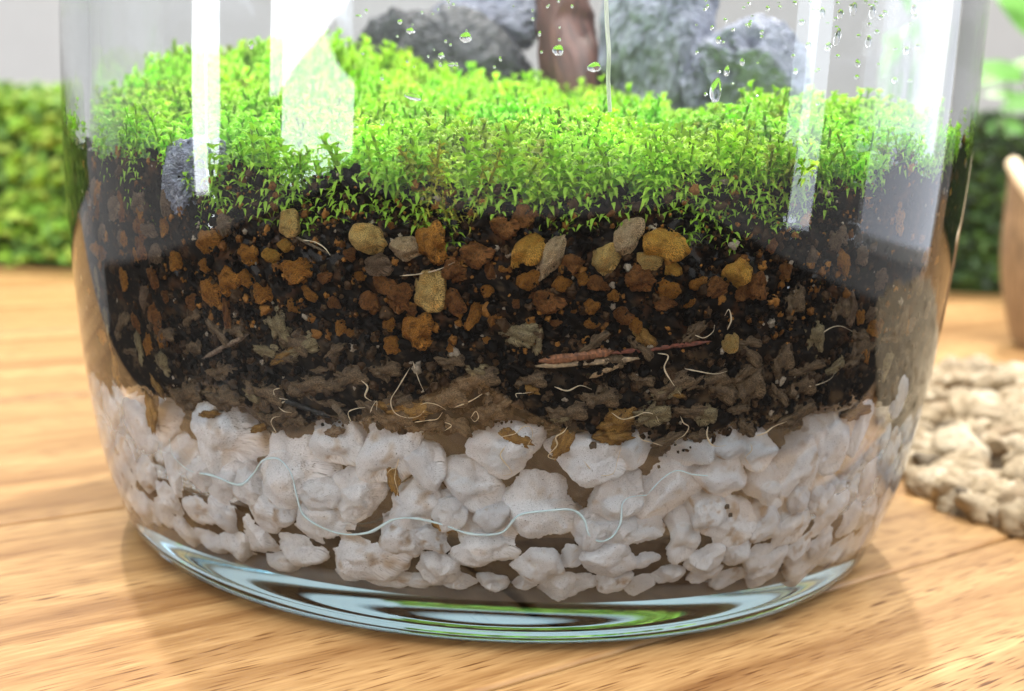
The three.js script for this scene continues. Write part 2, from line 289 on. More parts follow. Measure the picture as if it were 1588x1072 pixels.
for (let i = 0; i < 40; i++) {
  const a = -1.9 + 3.8 * (i + rr(-0.4, 0.4)) / 39, big = rr(0.0036, 0.0054), y = rr(0.0118, 0.0145), r = innerR(y) + 0.0017 - big * 0.9; if (placedStones.some(([q, b]) => Math.hypot(q.x - Math.sin(a) * r, q.y - y, q.z - Math.cos(a) * r) < (b + big) * 0.6)) continue;
  const m = put('white_stone', stoneGeos[Math.floor(rnd() * 12)], stoneMat); m.position.set(Math.sin(a) * r, Math.max(y, 0.0100 + big * 0.72), Math.cos(a) * r); m.rotation.set(rr(0, 6), rr(0, 6), rr(0, 6)); m.scale.set(big * 1.15, big * rr(0.75, 1), big);
  tag(m, 'white stone on the floor ' + where(...pixelOf(m.position)), 'stone', 'white stones along the bottom edge'); placedStones.push([m.position.clone(), big]);
}
for (let i = 0; i < 60; i++) {
  const a = -1.9 + 3.8 * (i + rr(-0.4, 0.4)) / 59, big = rr(0.0032, 0.0052), y = rr(0.0165, 0.0225), r = innerR(y) + 0.0014 - big * 0.92, p = V(Math.sin(a) * r, y, Math.cos(a) * r);
  if (placedStones.some(([q, b]) => q.distanceTo(p) < (b + big) * 0.74)) continue;
  const m = put('white_stone', stoneGeos[Math.floor(rnd() * 12)], stoneMat); m.position.copy(p); m.rotation.set(rr(0, 6), rr(0, 6), rr(0, 6)); m.scale.set(big * 1.1, big * rr(0.8, 1), big);
  tag(m, 'white stone against the glass ' + where(...pixelOf(p)), 'stone', SG); placedStones.push([p, big]);
}
for (let t = 0; t < 6500; t++) {                               // and smaller ones in the gaps that are left along the wall
  const k = t / 6500, big = lerp(0.0062, 0.0023, k) * rr(0.9, 1.1), a = rr(-1.75, 1.75), y = rr(0.0116, 0.0225), r = innerR(y) + 0.0015 - big * 0.88, p = V(Math.sin(a) * r, Math.max(y, 0.0101 + big * 0.7), Math.cos(a) * r);
  if (placedStones.some(([q, b]) => q.distanceTo(p) < (b + big) * 0.71)) continue;
  const m = put('white_stone', stoneGeos[Math.floor(rnd() * 12)], stoneMat); m.position.copy(p); m.rotation.set(rr(0, 6), rr(0, 6), rr(0, 6)); m.scale.set(big * rr(1.05, 1.25), big * rr(0.85, 1.05), big * rr(0.95, 1.1));
  tag(m, (big > 0.004 ? 'white' : big > 0.0028 ? 'little white' : 'tiny white') + ' stone on the glass ' + where(...pixelOf(p)), 'stone', 'white stones along the bottom edge'); placedStones.push([p, big]);
}
{
  const p = [], ix = [], col = [], n = 160, m = 40;
  for (let j = 0; j <= m; j++) for (let i = 0; i <= n; i++) { const a = 2 * Math.PI * i / n, r = lerp(0.047, 0.0612, j / m), x = Math.sin(a) * r, z = Math.cos(a) * r, k = fbm(x * 300, 1, z * 300, 3); p.push(x, (j === m || j === 0 ? 0.0085 : 0.0098) + 0.0006 * k + Math.max(0, r - 0.056) * 0.28, z); const c = 0.05 + 0.05 * k; col.push(c * 1.1, c, c * 0.9); }
  for (let j = 0; j < m; j++) for (let i = 0; i < n; i++) { const a = j * (n + 1) + i, b = a + n + 1; ix.push(a, b, a + 1, a + 1, b, b + 1); }
  const lo = p.map((v, k) => k % 3 === 1 ? 0.0081 : v), q = p.length / 3, all = [...p, ...lo], ix2 = [...ix]; for (let k = 0; k < ix.length; k += 3) ix2.push(ix[k] + q, ix[k + 2] + q, ix[k + 1] + q);
  for (let i = 0; i < n; i++) { const a = m * (n + 1) + i; ix2.push(a, a + q, a + 1, a + 1, a + q, a + q + 1); }
  const g = new THREE.BufferGeometry(); g.setAttribute('position', new THREE.Float32BufferAttribute(all, 3)); g.setAttribute('color', new THREE.Float32BufferAttribute([...col, ...col], 3)); g.setIndex(ix2); g.computeVertexNormals();
  // dark sheet between and behind the stones, standing in for shaded gaps
  {
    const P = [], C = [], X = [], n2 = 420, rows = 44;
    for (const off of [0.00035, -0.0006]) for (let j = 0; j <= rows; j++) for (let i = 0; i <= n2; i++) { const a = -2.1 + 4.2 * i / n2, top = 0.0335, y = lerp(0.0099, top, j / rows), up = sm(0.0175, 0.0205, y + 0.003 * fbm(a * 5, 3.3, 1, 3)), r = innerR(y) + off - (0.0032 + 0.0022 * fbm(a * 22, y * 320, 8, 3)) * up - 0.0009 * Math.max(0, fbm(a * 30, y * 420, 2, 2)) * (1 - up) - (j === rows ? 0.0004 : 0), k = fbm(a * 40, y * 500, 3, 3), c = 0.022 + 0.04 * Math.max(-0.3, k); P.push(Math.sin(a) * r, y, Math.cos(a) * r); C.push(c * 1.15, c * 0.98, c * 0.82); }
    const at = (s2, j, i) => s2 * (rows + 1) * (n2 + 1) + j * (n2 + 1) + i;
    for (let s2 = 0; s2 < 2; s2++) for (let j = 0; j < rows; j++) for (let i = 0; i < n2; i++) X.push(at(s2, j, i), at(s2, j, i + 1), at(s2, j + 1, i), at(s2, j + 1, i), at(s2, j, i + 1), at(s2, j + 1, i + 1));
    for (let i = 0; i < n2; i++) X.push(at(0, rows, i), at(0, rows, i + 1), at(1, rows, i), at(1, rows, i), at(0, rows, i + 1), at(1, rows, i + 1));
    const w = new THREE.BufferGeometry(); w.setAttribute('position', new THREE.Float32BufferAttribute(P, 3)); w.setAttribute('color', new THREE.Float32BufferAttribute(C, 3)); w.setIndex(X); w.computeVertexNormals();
    tag(put('shade_sheet', w, phys({ vertexColors: true, roughness: 0.6, specularIntensity: 0.3 })), 'dark sheet behind the white stones standing in for shaded gaps', 'shade_sheet', undefined, 'stuff');
  }
  tag(put('base_shade_ring', g, std({ vertexColors: true, roughness: 0.5 })), 'thin dark grey ring added on the jar floor to darken the base', 'shade_sheet', undefined, 'stuff');  // added ring on the floor; puts the dark band into the base glass
}
for (let tries = 0, made = 0; tries < 12000 && made < 190; tries++) {
  const a = rr(-2.1, 2.1), y = rr(0.0115, 0.0365), big = rr(0.0034, 0.0062), deep = rr(0.0045, 0.016), r = innerR(y) + 0.001 - big * 0.95 - deep, p = V(Math.sin(a) * r, Math.max(y, 0.0098 + big * 0.85), Math.cos(a) * r);
  if (placedStones.some(([q, b]) => q.distanceTo(p) < (b + big) * 0.95)) continue;
  const m = put('white_stone', stoneGeos[Math.floor(rnd() * 12)], stoneMat); m.position.copy(p); m.rotation.set(rr(0, 6), rr(0, 6), rr(0, 6)); m.scale.set(big * rr(0.85, 1.15), big * rr(0.75, 1), big * rr(0.85, 1.1));
  tag(m, 'white stone behind the front row ' + where(...pixelOf(p)), 'stone', 'white stones behind the front row');
  placedStones.push([p, big]); made++;
}

/* ------------------------------------------------------------------ soil */
const mossH = (x, z) => {
  const d = clamp((0.074 - z) / 0.1);
  let h = 0.0672 + 0.0128 * Math.pow(d, 0.75) + 0.05 * x * (1 - d);
  h += 0.0062 * Math.exp(-(Math.pow((x + 0.048) / 0.022, 2) + Math.pow((z + 0.012) / 0.028, 2)));
  h += 0.0025 * Math.exp(-(Math.pow((x - 0.052) / 0.016, 2) + Math.pow((z - 0.005) / 0.03, 2)));
  h += 0.003 * Math.exp(-(Math.pow((x + 0.028) / 0.010, 2) + Math.pow((z + 0.015) / 0.02, 2)));
  h -= 0.006 * sm(0.012, 0.04, x) * sm(0.03, -0.02, z); h -= 0.007 * sm(-0.02, -0.06, z);
  return h + 0.0034 * N(x * 72, z * 72, 3) + 0.0016 * N(x * 150, z * 150, 9);
};
{
  const NT = 1000, rows = [], p = [], col = [], idx = [], NV = 104;
  const yb = (a) => 0.0335 + 0.002 * Math.sin(a) + 0.0035 * N(a * 3.2, 1.2, 0.4) + 0.002 * N(a * 9, 4.2, 0.4) - (Math.abs(a) > 1 ? 0.001 : 0);
  const RV = [0.25, 0.5, 0.75, 0.9, 0.97];
  for (let j = 0; j < NV + RV.length * 2 + 2; j++) {
    for (let i = 0; i <= NT; i++) {
      const a = -Math.PI + 2 * Math.PI * i / NT; let x, y, z, d = 0;
      const k = j - RV.length - 1, bottom = yb(a), rt = 0.0735, top = mossH(Math.sin(a) * rt, Math.cos(a) * rt) - 0.0025;
      if (k < 0) { const f = j === 0 ? 0 : RV[j - 1]; const r = f * (innerR(bottom) - 0.003); y = bottom + 0.002 * (1 - f); x = Math.sin(a) * r; z = Math.cos(a) * r; }
      else if (k >= NV) { const q = k - NV, f = q >= RV.length ? 0 : RV[RV.length - 1 - q]; const r = f * (innerR(top) - 0.001); x = Math.sin(a) * r; z = Math.cos(a) * r; y = mossH(x, z) - 0.0035; if (f > 0.96) y = top - 0.0003; }
      else {
        const v = k / (NV - 1); y = lerp(bottom, top, v);
        const s = innerR(y), cx = Math.sin(a) * s, cz = Math.cos(a) * s, n1 = fbm(cx * 160, y * 200, cz * 160, 3), n2 = fbm(cx * 620, y * 620, cz * 620, 3);
        d = -0.0003 + 0.0017 * n1 + 0.0012 * n2 + 0.0026 * sm(0.1, 0, v); d = Math.max(-0.0009, d - 0.0016 * sm(0.55, 0.95, Math.abs(a)));
        const r = s - d; x = Math.sin(a) * r; z = Math.cos(a) * r;
      }
      p.push(x, y, z);
      const f1 = fbm(x * 330, y * 330, z * 330, 3), f2 = N(x * 1500, y * 1500, z * 1500), low = sm(0.052, 0.040, y);
      let c = [0.007, 0.0046, 0.003];
      c = mix3(c, low > 0.5 ? [0.085, 0.052, 0.026] : [0.085, 0.034, 0.011], sm(0.06, 0.45, f1) * lerp(0.7, 0.85, low));
      c = mix3(c, [0.19, 0.13, 0.075], sm(0.3, 0.55, f2) * 0.22);
      col.push(...c);
    }
  }
  const nr = NV + RV.length * 2 + 2;
  for (let j = 0; j < nr - 1; j++) for (let i = 0; i < NT; i++) { const a = j * (NT + 1) + i, b = a + NT + 1; idx.push(a, a + 1, b, b, a + 1, b + 1); }
  const g = new THREE.BufferGeometry(); g.setAttribute('position', new THREE.Float32BufferAttribute(p, 3)); g.setAttribute('color', new THREE.Float32BufferAttribute(col, 3)); g.setIndex(idx); g.computeVertexNormals();
  const soil = group('soil'); tag(soil, 'layer of dark wet soil between the white stones and the moss', 'soil', undefined, 'stuff');
  put('soil_body', g, phys({ vertexColors: true, roughness: 0.5, specularIntensity: 0.2 }), soil);
  const mixLin = (k) => lin(lerp(0.20, 0.55, k), lerp(0.08, 0.25, k), lerp(0.02, 0.055, k));
  // loose crumbs pressed on the glass; the palest few are painted bubble glints
  const cg = lump(3, 91, { low: 0.6, mid: 0.4, fine: 0.2, color: () => [1, 1, 1] });
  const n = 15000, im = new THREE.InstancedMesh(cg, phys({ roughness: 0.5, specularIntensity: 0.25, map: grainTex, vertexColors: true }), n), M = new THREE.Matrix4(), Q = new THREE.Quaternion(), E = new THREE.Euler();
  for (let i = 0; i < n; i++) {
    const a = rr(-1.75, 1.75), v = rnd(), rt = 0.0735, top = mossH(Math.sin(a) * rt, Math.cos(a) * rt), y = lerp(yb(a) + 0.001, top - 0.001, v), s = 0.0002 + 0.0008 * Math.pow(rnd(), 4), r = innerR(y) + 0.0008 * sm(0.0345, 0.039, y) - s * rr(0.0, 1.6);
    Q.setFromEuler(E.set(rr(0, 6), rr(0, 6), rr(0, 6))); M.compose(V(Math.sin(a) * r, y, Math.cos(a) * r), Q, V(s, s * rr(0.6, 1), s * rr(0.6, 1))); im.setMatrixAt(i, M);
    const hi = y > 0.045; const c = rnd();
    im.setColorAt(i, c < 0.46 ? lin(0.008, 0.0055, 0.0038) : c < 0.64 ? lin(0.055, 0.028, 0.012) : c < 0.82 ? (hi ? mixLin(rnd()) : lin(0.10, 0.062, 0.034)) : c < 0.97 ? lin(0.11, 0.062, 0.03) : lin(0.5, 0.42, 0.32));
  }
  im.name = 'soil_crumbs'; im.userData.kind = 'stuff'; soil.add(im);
}

/* ------------------------------------------------------------------ clay granules and yellow pebbles in the soil */
const GG = 'small clay granules scattered in the dark soil';
const NAMED_GRAINS = [
  [578, 372, 54, 52, 0.2, 'yellow', 'round yellow pebble, leftmost of the yellow pebbles under the moss'],
  [630, 384, 52, 34, -0.1, 'cream', 'oblong cream pebble right of the round yellow pebble'],
  [672, 381, 44, 54, 0.3, 'orange', 'orange clay lump right under the bright moss tip'],
  [670, 450, 52, 56, 0.2, 'yellow', 'pale yellow crumbly pebble with orange bits in its hollow'],
  [817, 388, 40, 58, -0.5, 'gold', 'tilted golden pebble beside the long cream one'],
  [853, 397, 34, 68, -0.42, 'cream', 'long slanted cream pebble in the middle of the soil'],
  [939, 400, 50, 52, 0.1, 'yellow', 'pale yellow drop shaped pebble right of the middle'],
  [970, 366, 38, 52, -0.4, 'cream', 'cream pointed pebble standing under the moss'],
  [1024, 379, 62, 54, -0.4, 'gold', 'large golden brown pebble under the moss'],
  [1003, 406, 42, 28, 0.1, 'yellow', 'small yellow pebble tucked under the large golden one'],
  [1142, 425, 42, 46, 0.4, 'gold', 'golden pebble alone on the right of the soil'],
  [1130, 532, 26, 26, 0.2, 'yellow', 'tiny yellow pebble right of the red wood splinter'],
  [779, 352, 40, 42, 0.6, 'brown', 'reddish brown clay lump between the moss and golden pebble'],
  [815, 336, 36, 34, 0, 'brown', 'dark brown clay lump at the edge of the moss'],
  [650, 516, 46, 48, 0.1, 'orange', 'large orange clay lump low in the soil'],
  [452, 346, 36, 36, 0.3, 'yellow', 'tan yellow lump beside the grey rock and moss'],
];
const GRAINS = [
  [735, 396, 46, 46, 'brown'], [886, 410, 28, 30, 'brown'], [705, 421, 32, 30, 'brown'], [586, 411, 42, 30, 'tan'], [595, 440, 30, 36, 'brown'], [575, 468, 30, 28, 'brown'], [620, 461, 36, 36, 'brown'], [705, 466, 32, 36, 'brown'],
  [735, 490, 18, 40, 'orange'], [610, 535, 28, 28, 'orange'], [606, 505, 20, 18, 'orange'], [820, 436, 34, 26, 'orange'], [845, 466, 46, 40, 'brown'], [870, 440, 30, 22, 'orange'], [915, 476, 22, 20, 'orange'], [916, 503, 20, 12, 'orange'],
  [965, 490, 22, 30, 'brown'], [985, 504, 22, 26, 'orange'], [990, 432, 40, 34, 'brown'], [1032, 450, 32, 30, 'orange'], [1040, 416, 24, 22, 'gold'], [1028, 470, 30, 22, 'brown'], [1108, 447, 32, 24, 'brown'], [1080, 440, 24, 16, 'orange'],
  [1172, 440, 36, 42, 'brown'], [1150, 455, 20, 24, 'brown'], [350, 352, 30, 28, 'tan'], [325, 376, 36, 34, 'orange'], [275, 405, 22, 28, 'orange'], [322, 412, 20, 20, 'orange'], [358, 438, 36, 38, 'orange'], [330, 456, 28, 46, 'orange'],
  [410, 455, 30, 28, 'orange'], [385, 432, 22, 26, 'orange'], [388, 396, 32, 26, 'orange'], [425, 398, 26, 22, 'gold'], [462, 420, 44, 34, 'orange'], [457, 475, 18, 24, 'orange'], [482, 456, 28, 14, 'orange'], [180, 322, 36, 36, 'tan'],
  [196, 432, 22, 34, 'orange'], [215, 398, 12, 30, 'orange'], [260, 460, 14, 16, 'brown'], [355, 484, 14, 40, 'brown'], [530, 508, 16, 22, 'orange'], [520, 470, 18, 18, 'brown'], [1296, 372, 30, 34, 'tan'], [1332, 396, 26, 26, 'tan'],
  [755, 450, 20, 18, 'orange'], [560, 428, 16, 14, 'orange'], [545, 395, 18, 16, 'brown'], [760, 420, 18, 20, 'brown'], [902, 432, 18, 18, 'orange'], [925, 440, 30, 22, 'brown'], [950, 460, 16, 16, 'orange'], [1065, 470, 18, 16, 'orange'],
  [505, 430, 22, 20, 'brown'], [445, 380, 22, 18, 'gold'], [300, 470, 16, 22, 'brown'], [240, 430, 18, 30, 'brown'], [160, 360, 20, 34, 'tan'], [190, 370, 20, 26, 'tan'], [148, 300, 30, 34, 'tan'], [230, 355, 40, 20, 'tan'], [755, 527, 12, 10, 'orange'],
  [1215, 420, 20, 24, 'brown'], [1255, 400, 20, 26, 'tan'], [1195, 380, 18, 20, 'brown'], [700, 540, 14, 10, 'orange'], [545, 516, 12, 12, 'orange'], [640, 480, 16, 14, 'brown'], [800, 470, 14, 12, 'brown'], [860, 500, 16, 12, 'brown'],
];
let ck = 0;
function grain(px, py, w, h, roll, kind, label) {
  const m = put(label && kind !== 'orange' && kind !== 'brown' ? 'pebble' : 'clay_granule', clayGeos[kind][ck++ % 4], clayMat); againstGlass(m, px, py, w * 1.1, h * 1.1, roll, Math.min(0.0024, 0.0009 + mm(Math.min(w, h), V(0, 0.06, 0.075)) * 0.36), 0.95);
  if (label) tag(m, label, kind === 'orange' || kind === 'brown' ? 'granule' : 'pebble');
  else tag(m, (Math.max(w, h) > 36 ? 'big ' : Math.max(w, h) < 22 ? 'tiny ' : 'small ') + { orange: 'orange', brown: 'reddish brown', tan: 'pinkish tan', gold: 'golden' }[kind] + ' clay granule ' + where(px, py), 'granule', GG);
}
for (const [x, y, w, h, r, k, l] of NAMED_GRAINS) grain(x, y, w, h, r, k, l);
for (let i = 0; i < 46; i++) { const L = rnd() < 0.5, x = L ? rr(108, 260) : rr(1290, 1478), y = L ? rr(300, 540) : rr(330, 560); GRAINS.push([x, y, rr(14, 30), rr(20, 44), rnd() < 0.45 ? 'tan' : rnd() < 0.6 ? 'brown' : 'orange']); }
for (const [x, y, w, h, k] of GRAINS) grain(x, y, w, h, rr(-0.7, 0.7), k);

/* ------------------------------------------------------------------ plant scraps, splinters, twigs and roots in the soil */
const scrapCol = blotchy([0.20, 0.135, 0.075], [0.10, 0.062, 0.034], [0.02, 0.014, 0.009]), scrapCol2 = blotchy([0.30, 0.24, 0.13], [0.20, 0.15, 0.08], [0.08, 0.05, 0.03]), scrapCol3 = blotchy([0.36, 0.20, 0.05], [0.22, 0.11, 0.03], [0.08, 0.04, 0.02]);
const scrapGeos = [scrapCol, scrapCol, scrapCol2, scrapCol3].map((c, i) => lump(9, 120 + i, { low: 0.75, mid: 0.55, fine: 0.08, color: c }));
const scrapMat = phys({ map: grainTex, vertexColors: true, roughness: 0.45, specularIntensity: 0.3 });
const SCRAPS = [[432, 505, 34, 56, 0.3, 2], [470, 540, 64, 30, 0.5, 2], [412, 542, 44, 18, -0.1, 2], [345, 577, 40, 22, 0.2, 0], [365, 515, 34, 26, 0, 0], [300, 495, 34, 22, 0.5, 0], [240, 500, 30, 40, 0.2, 0], [800, 515, 70, 34, -0.3, 2], [832, 530, 16, 34, 0, 2], [640, 636, 70, 30, 0.1, 3], [690, 620, 60, 50, 0.2, 0],
  [960, 650, 60, 40, 0.3, 3], [1010, 640, 60, 36, 0.2, 2], [930, 620, 46, 40, 0, 0], [880, 640, 50, 36, 0, 0], [870, 690, 22, 46, -0.5, 3], [800, 680, 44, 16, -0.3, 3], [612, 745, 16, 44, 0.2, 3], [690, 806, 34, 40, 0.4, 3], [950, 678, 50, 22, 0, 3], [1040, 600, 60, 40, 0.4, 0], [1100, 590, 50, 34, 0.1, 0], [1160, 600, 40, 70, 0.1, 0],
  [1210, 560, 30, 60, 0.2, 0], [1260, 520, 34, 60, 0.2, 2], [1240, 600, 40, 50, 0, 0], [480, 600, 70, 40, 0.2, 0], [410, 610, 60, 36, -0.2, 0], [540, 590, 60, 40, 0.3, 0], [350, 620, 50, 30, 0.1, 0], [250, 560, 40, 50, 0.2, 2], [215, 530, 26, 60, 0.1, 2], [180, 560, 24, 70, 0.1, 3], [235, 640, 18, 60, 0.1, 3],
  [300, 540, 34, 30, 0.1, 0], [740, 590, 60, 40, 0.2, 0], [600, 575, 40, 30, 0.1, 0], [760, 640, 40, 40, 0.1, 0], [820, 590, 46, 34, 0, 0], [700, 560, 36, 24, 0, 0], [1090, 640, 44, 34, 0, 2], [1300, 480, 30, 50, 0, 0], [1330, 540, 30, 60, -0.2, 0], [1230, 470, 26, 50, 0, 0], [1395, 500, 24, 70, -0.2, 0], [1420, 440, 24, 70, -0.2, 0], [1370, 560, 30, 60, -0.3, 2], [150, 430, 20, 60, 0.1, 2], [165, 490, 20, 50, 0.1, 2]];
for (let i = 0; i < 60; i++) { const x = rr(160, 1380), w = rr(16, 50); SCRAPS.push([x, rr(520, 690) - 60 * Math.pow(Math.abs(x - 800) / 640, 2), w, w * rr(0.3, 0.8), rr(-0.8, 0.8), rnd() < 0.7 ? 0 : rnd() < 0.5 ? 2 : 3]); }
for (const [x, y, w, h, r, k] of SCRAPS) {
  const m = put('plant_scrap', scrapGeos[k], scrapMat); againstGlass(m, x, y, w * 1.1, h * 1.1, r, 0.0011, 0.7);
  tag(m, (k === 2 ? 'olive tan' : k === 3 ? 'amber' : 'dull brown') + ' plant scrap ' + where(x, y), 'plant scrap', 'brown plant scraps in the lower soil');
}
const barkTex = paint(256, 64, (u, v) => { const a = fbm(u * 4, v * 26, 1, 4), k = 0.75 + 0.6 * a; return [k, k, k]; });
function stick(name, label, cat, x0, y0, x1, y1, w, color, sd) {
  const a = onGlass(x0, y0, -0.0011).p, b = onGlass(x1, y1, -0.0011).p, L = a.distanceTo(b), s = mm(w, a), g = new THREE.CylinderGeometry(0.5, 0.5, 1, 10, 24); const p = g.attributes.position;
  for (let i = 0; i < p.count; i++) {
    const t = p.getY(i) + 0.5, an = Math.atan2(p.getZ(i), p.getX(i)), on = Math.hypot(p.getX(i), p.getZ(i)) > 0.01, k = on ? s * 0.5 * (0.75 + 0.35 * N(an * 1.1, t * 3, sd) + 0.2 * N(an * 2, t * 12, sd)) * (0.35 + 0.65 * sm(0, 0.16, t) * sm(1, 0.86, t)) : 0;
    const jag = (t < 0.02 || t > 0.98) ? 0.06 * N(an * 2, sd, 3) : 0;
    p.setXYZ(i, Math.cos(an) * k, (t + jag) * L, Math.sin(an) * k * 0.55);
  }
  g.computeVertexNormals();
  const m = put(name, g, std({ map: barkTex, color: lin(...color), bumpMap: barkTex, bumpScale: 0.0002, roughness: 0.5 })); m.position.copy(a);
  m.quaternion.setFromUnitVectors(V(0, 1, 0), b.clone().sub(a).normalize()); tag(m, label, cat);
}
stick('wood_splinter', 'reddish wood splinter lying across the soil, upper of the pair', 'splinter', 838, 560, 950, 545, 20, [0.42, 0.17, 0.07], 1);
stick('wood_splinter', 'thin red brown splinter end reaching right towards the tiny yellow pebble', 'splinter', 945, 548, 1100, 530, 11, [0.28, 0.075, 0.035], 2);
stick('wood_splinter', 'pale tan wood splinter below the reddish one', 'splinter', 832, 568, 990, 556, 13, [0.60, 0.43, 0.25], 3);
stick('wood_splinter', 'short pale splinter chip under the pair of wood splinters', 'splinter', 915, 586, 965, 563, 11, [0.55, 0.36, 0.18], 4);
stick('twig', 'short grey brown twig on the left of the soil', 'twig', 315, 556, 384, 519, 11, [0.30, 0.21, 0.14], 5);
stick('twig', 'black tapered twig lying on the white stones at left', 'twig', 434, 618, 510, 647, 12, [0.02, 0.02, 0.02], 6);
stick('twig', 'flat brown stalk end standing on the left stones', 'twig', 516, 625, 540, 658, 16, [0.24, 0.17, 0.10], 7);
stick('twig', 'grey tan straw near the moss left of the round yellow pebble', 'twig', 455, 366, 512, 394, 6, [0.22, 0.16, 0.09], 8);
function thread(name, label, cat, grp, pts, w, mat, inset = -0.0014) {
  const q = pts.map(([x, y]) => onGlass(x, y, inset).p), c = new THREE.CatmullRomCurve3(q, false, 'centripetal');
  const ns = pts.length * 8, g = new THREE.TubeGeometry(c, ns, mm(w, q[0]) / 2, 6), gp = g.attributes.position, sd = pts[0][0] * 0.37;
  for (let i = 0; i <= ns; i++) { const t = i / ns, o = c.getPointAt(t), k = Math.max(0.12, (0.95 + 0.9 * N(t * pts.length * 0.6, sd, 1) + 0.4 * N(t * pts.length * 2.5, sd, 5)) * (0.3 + 0.7 * sm(0, 0.12, t)) * lerp(1, 0.35, sm(0.4, 1, t) * (grp ? 1 : 0.3))); for (let j = 0; j <= 6; j++) { const e = i * 7 + j; gp.setXYZ(e, lerp(o.x, gp.getX(e), k), lerp(o.y, gp.getY(e), k), lerp(o.z, gp.getZ(e), k)); } }
  g.computeVertexNormals(); tag(put(name, g, mat), grp ? 'thin pale curly root ' + where(pts[pts.length >> 1][0], pts[pts.length >> 1][1]) : label, cat, grp);
}
const rootMat = std({ color: lin(0.66, 0.55, 0.38), roughness: 0.35 }), RG = 'pale roots curling through the lower soil';
const ROOTS = [
  [[636, 570], [618, 600], [606, 622], [612, 640], [632, 648], [650, 645], [658, 637]], [[651, 628], [662, 625], [678, 628], [692, 636]], [[643, 655], [665, 652], [678, 650], [686, 640]], [[705, 632], [730, 622], [748, 611]], [[802, 617], [800, 611], [812, 610], [826, 608]],
  [[730, 648], [738, 638], [742, 648], [736, 654], [730, 648]], [[600, 735], [606, 728], [614, 726], [618, 712], [612, 742], [617, 764], [612, 772]], [[775, 678], [800, 672], [812, 662], [822, 662], [826, 676], [818, 692]], [[784, 692], [776, 706], [790, 726], [794, 734], [780, 738]],
  [[880, 662], [874, 670], [862, 678], [864, 690], [850, 708], [862, 712], [872, 706]], [[948, 640], [965, 650], [985, 646], [1000, 640], [1016, 644], [1022, 655]], [[1055, 645], [1060, 656], [1068, 662], [1062, 674], [1048, 684], [1048, 690]], [[988, 672], [996, 682], [1010, 686], [1028, 692]],
  [[1098, 662], [1096, 674], [1104, 690], [1120, 692], [1126, 690]], [[1172, 676], [1186, 672], [1200, 662], [1220, 654]], [[1164, 688], [1166, 698], [1156, 710], [1160, 718], [1164, 724]], [[434, 602], [424, 606], [428, 616], [446, 620]], [[442, 622], [432, 630], [440, 638], [452, 640]],
  [[420, 668], [428, 672], [420, 655], [424, 648], [434, 646]], [[545, 656], [540, 640], [552, 634], [566, 632]], [[574, 640], [578, 630], [584, 622], [584, 636]], [[620, 428], [650, 425], [680, 418], [706, 406]], [[470, 372], [490, 376], [505, 386], [512, 396]],
  [[1020, 548], [1036, 552], [1030, 570], [1040, 590], [1056, 612]], [[1250, 600], [1270, 596], [1290, 586], [1296, 576]], [[1062, 572], [1082, 576], [1110, 580], [1128, 576]], [[1128, 512], [1134, 496], [1130, 480], [1124, 490]], [[1078, 520], [1092, 524], [1106, 514], [1108, 504]], [[1270, 520], [1290, 508], [1304, 506], [1322, 514]],
  [[640, 560], [646, 580], [652, 596], [658, 608]], [[905, 715], [925, 735], [950, 735], [958, 712], [964, 690]], [[690, 655], [700, 660], [690, 668]], [[560, 590], [570, 600], [566, 615], [576, 622]], [[860, 600], [880, 606], [900, 598], [918, 604]],
];
for (const r of ROOTS) thread('root', 'thin pale curly root pressed against the glass in the lower soil', 'root', RG, r, rr(1.3, 2.3), rootMat);
const waterLine = phys({ color: lin(0.62, 0.82, 0.90), roughness: 0.12 });
thread('water_line', 'long wavy pale blue line of water across the white stones', 'water', undefined, [[262, 680], [268, 705], [290, 728], [330, 738], [372, 752], [392, 735], [408, 714], [432, 712], [450, 732], [460, 770], [470, 798], [494, 816], [530, 828], [572, 826], [610, 806], [640, 804], [680, 812], [730, 828], [778, 826], [804, 800], [840, 793], [890, 792], [906, 806], [914, 830], [930, 840], [948, 834], [962, 812], [966, 780], [975, 772], [1003, 768]], 3.4, waterLine, -0.0017);
thread('water_line', 'short pale line of water across the pitted angular stone', 'water', undefined, [[1003, 768], [1030, 740], [1050, 730], [1075, 736], [1098, 738]], 2.6, waterLine, -0.0017);

/* ------------------------------------------------------------------ rocks and wood among the moss */
const rockCol = blotchy([0.36, 0.39, 0.50], [0.22, 0.25, 0.34], [0.60, 0.63, 0.72]), rockDark = blotchy([0.07, 0.075, 0.085], [0.045, 0.05, 0.06], [0.15, 0.16, 0.18]), rockPale = blotchy([0.36, 0.385, 0.48], [0.25, 0.275, 0.36], [0.10, 0.115, 0.15]);
const rockTex = paint(256, 256, (u, v) => { const a = fbm(u * 9, v * 22, 6, 4), k = 0.92 + 0.5 * a; return [k, k, k]; });
const rockMat = std({ map: rockTex, bumpMap: rockTex, bumpScale: 0.0008, vertexColors: true, roughness: 0.55 });
function rock(label, c, sx, sy, sz, rot, sd, col) { const m = put('rock', lump(26, sd, { low: 0.6, mid: 0.6, fine: 0.1, facet: 26, color: col }), rockMat); m.position.copy(c); m.scale.set(sx, sy, sz); m.rotation.set(...rot); tag(m, label, 'rock'); return m; }
{ const g = rock('blue grey rock pressed against the glass at left, among moss', V(0, 0, 0), 1, 1, 1, [0, 0, 0], 203, rockCol); againstGlass(g, 284, 278, 112, 132, 0.3, 0.0032, 0.8); }
rock('dark grey rock behind the moss, left of the brown wood', atZ(715, 95, -0.040), 0.021, 0.010, 0.010, [0.1, 0.3, -0.1], 211, rockDark);
rock('pale grey flat rock above the dark one at the back', atZ(740, 48, -0.055), 0.020, 0.009, 0.010, [0.1, -0.3, 0.12], 213, rockPale);
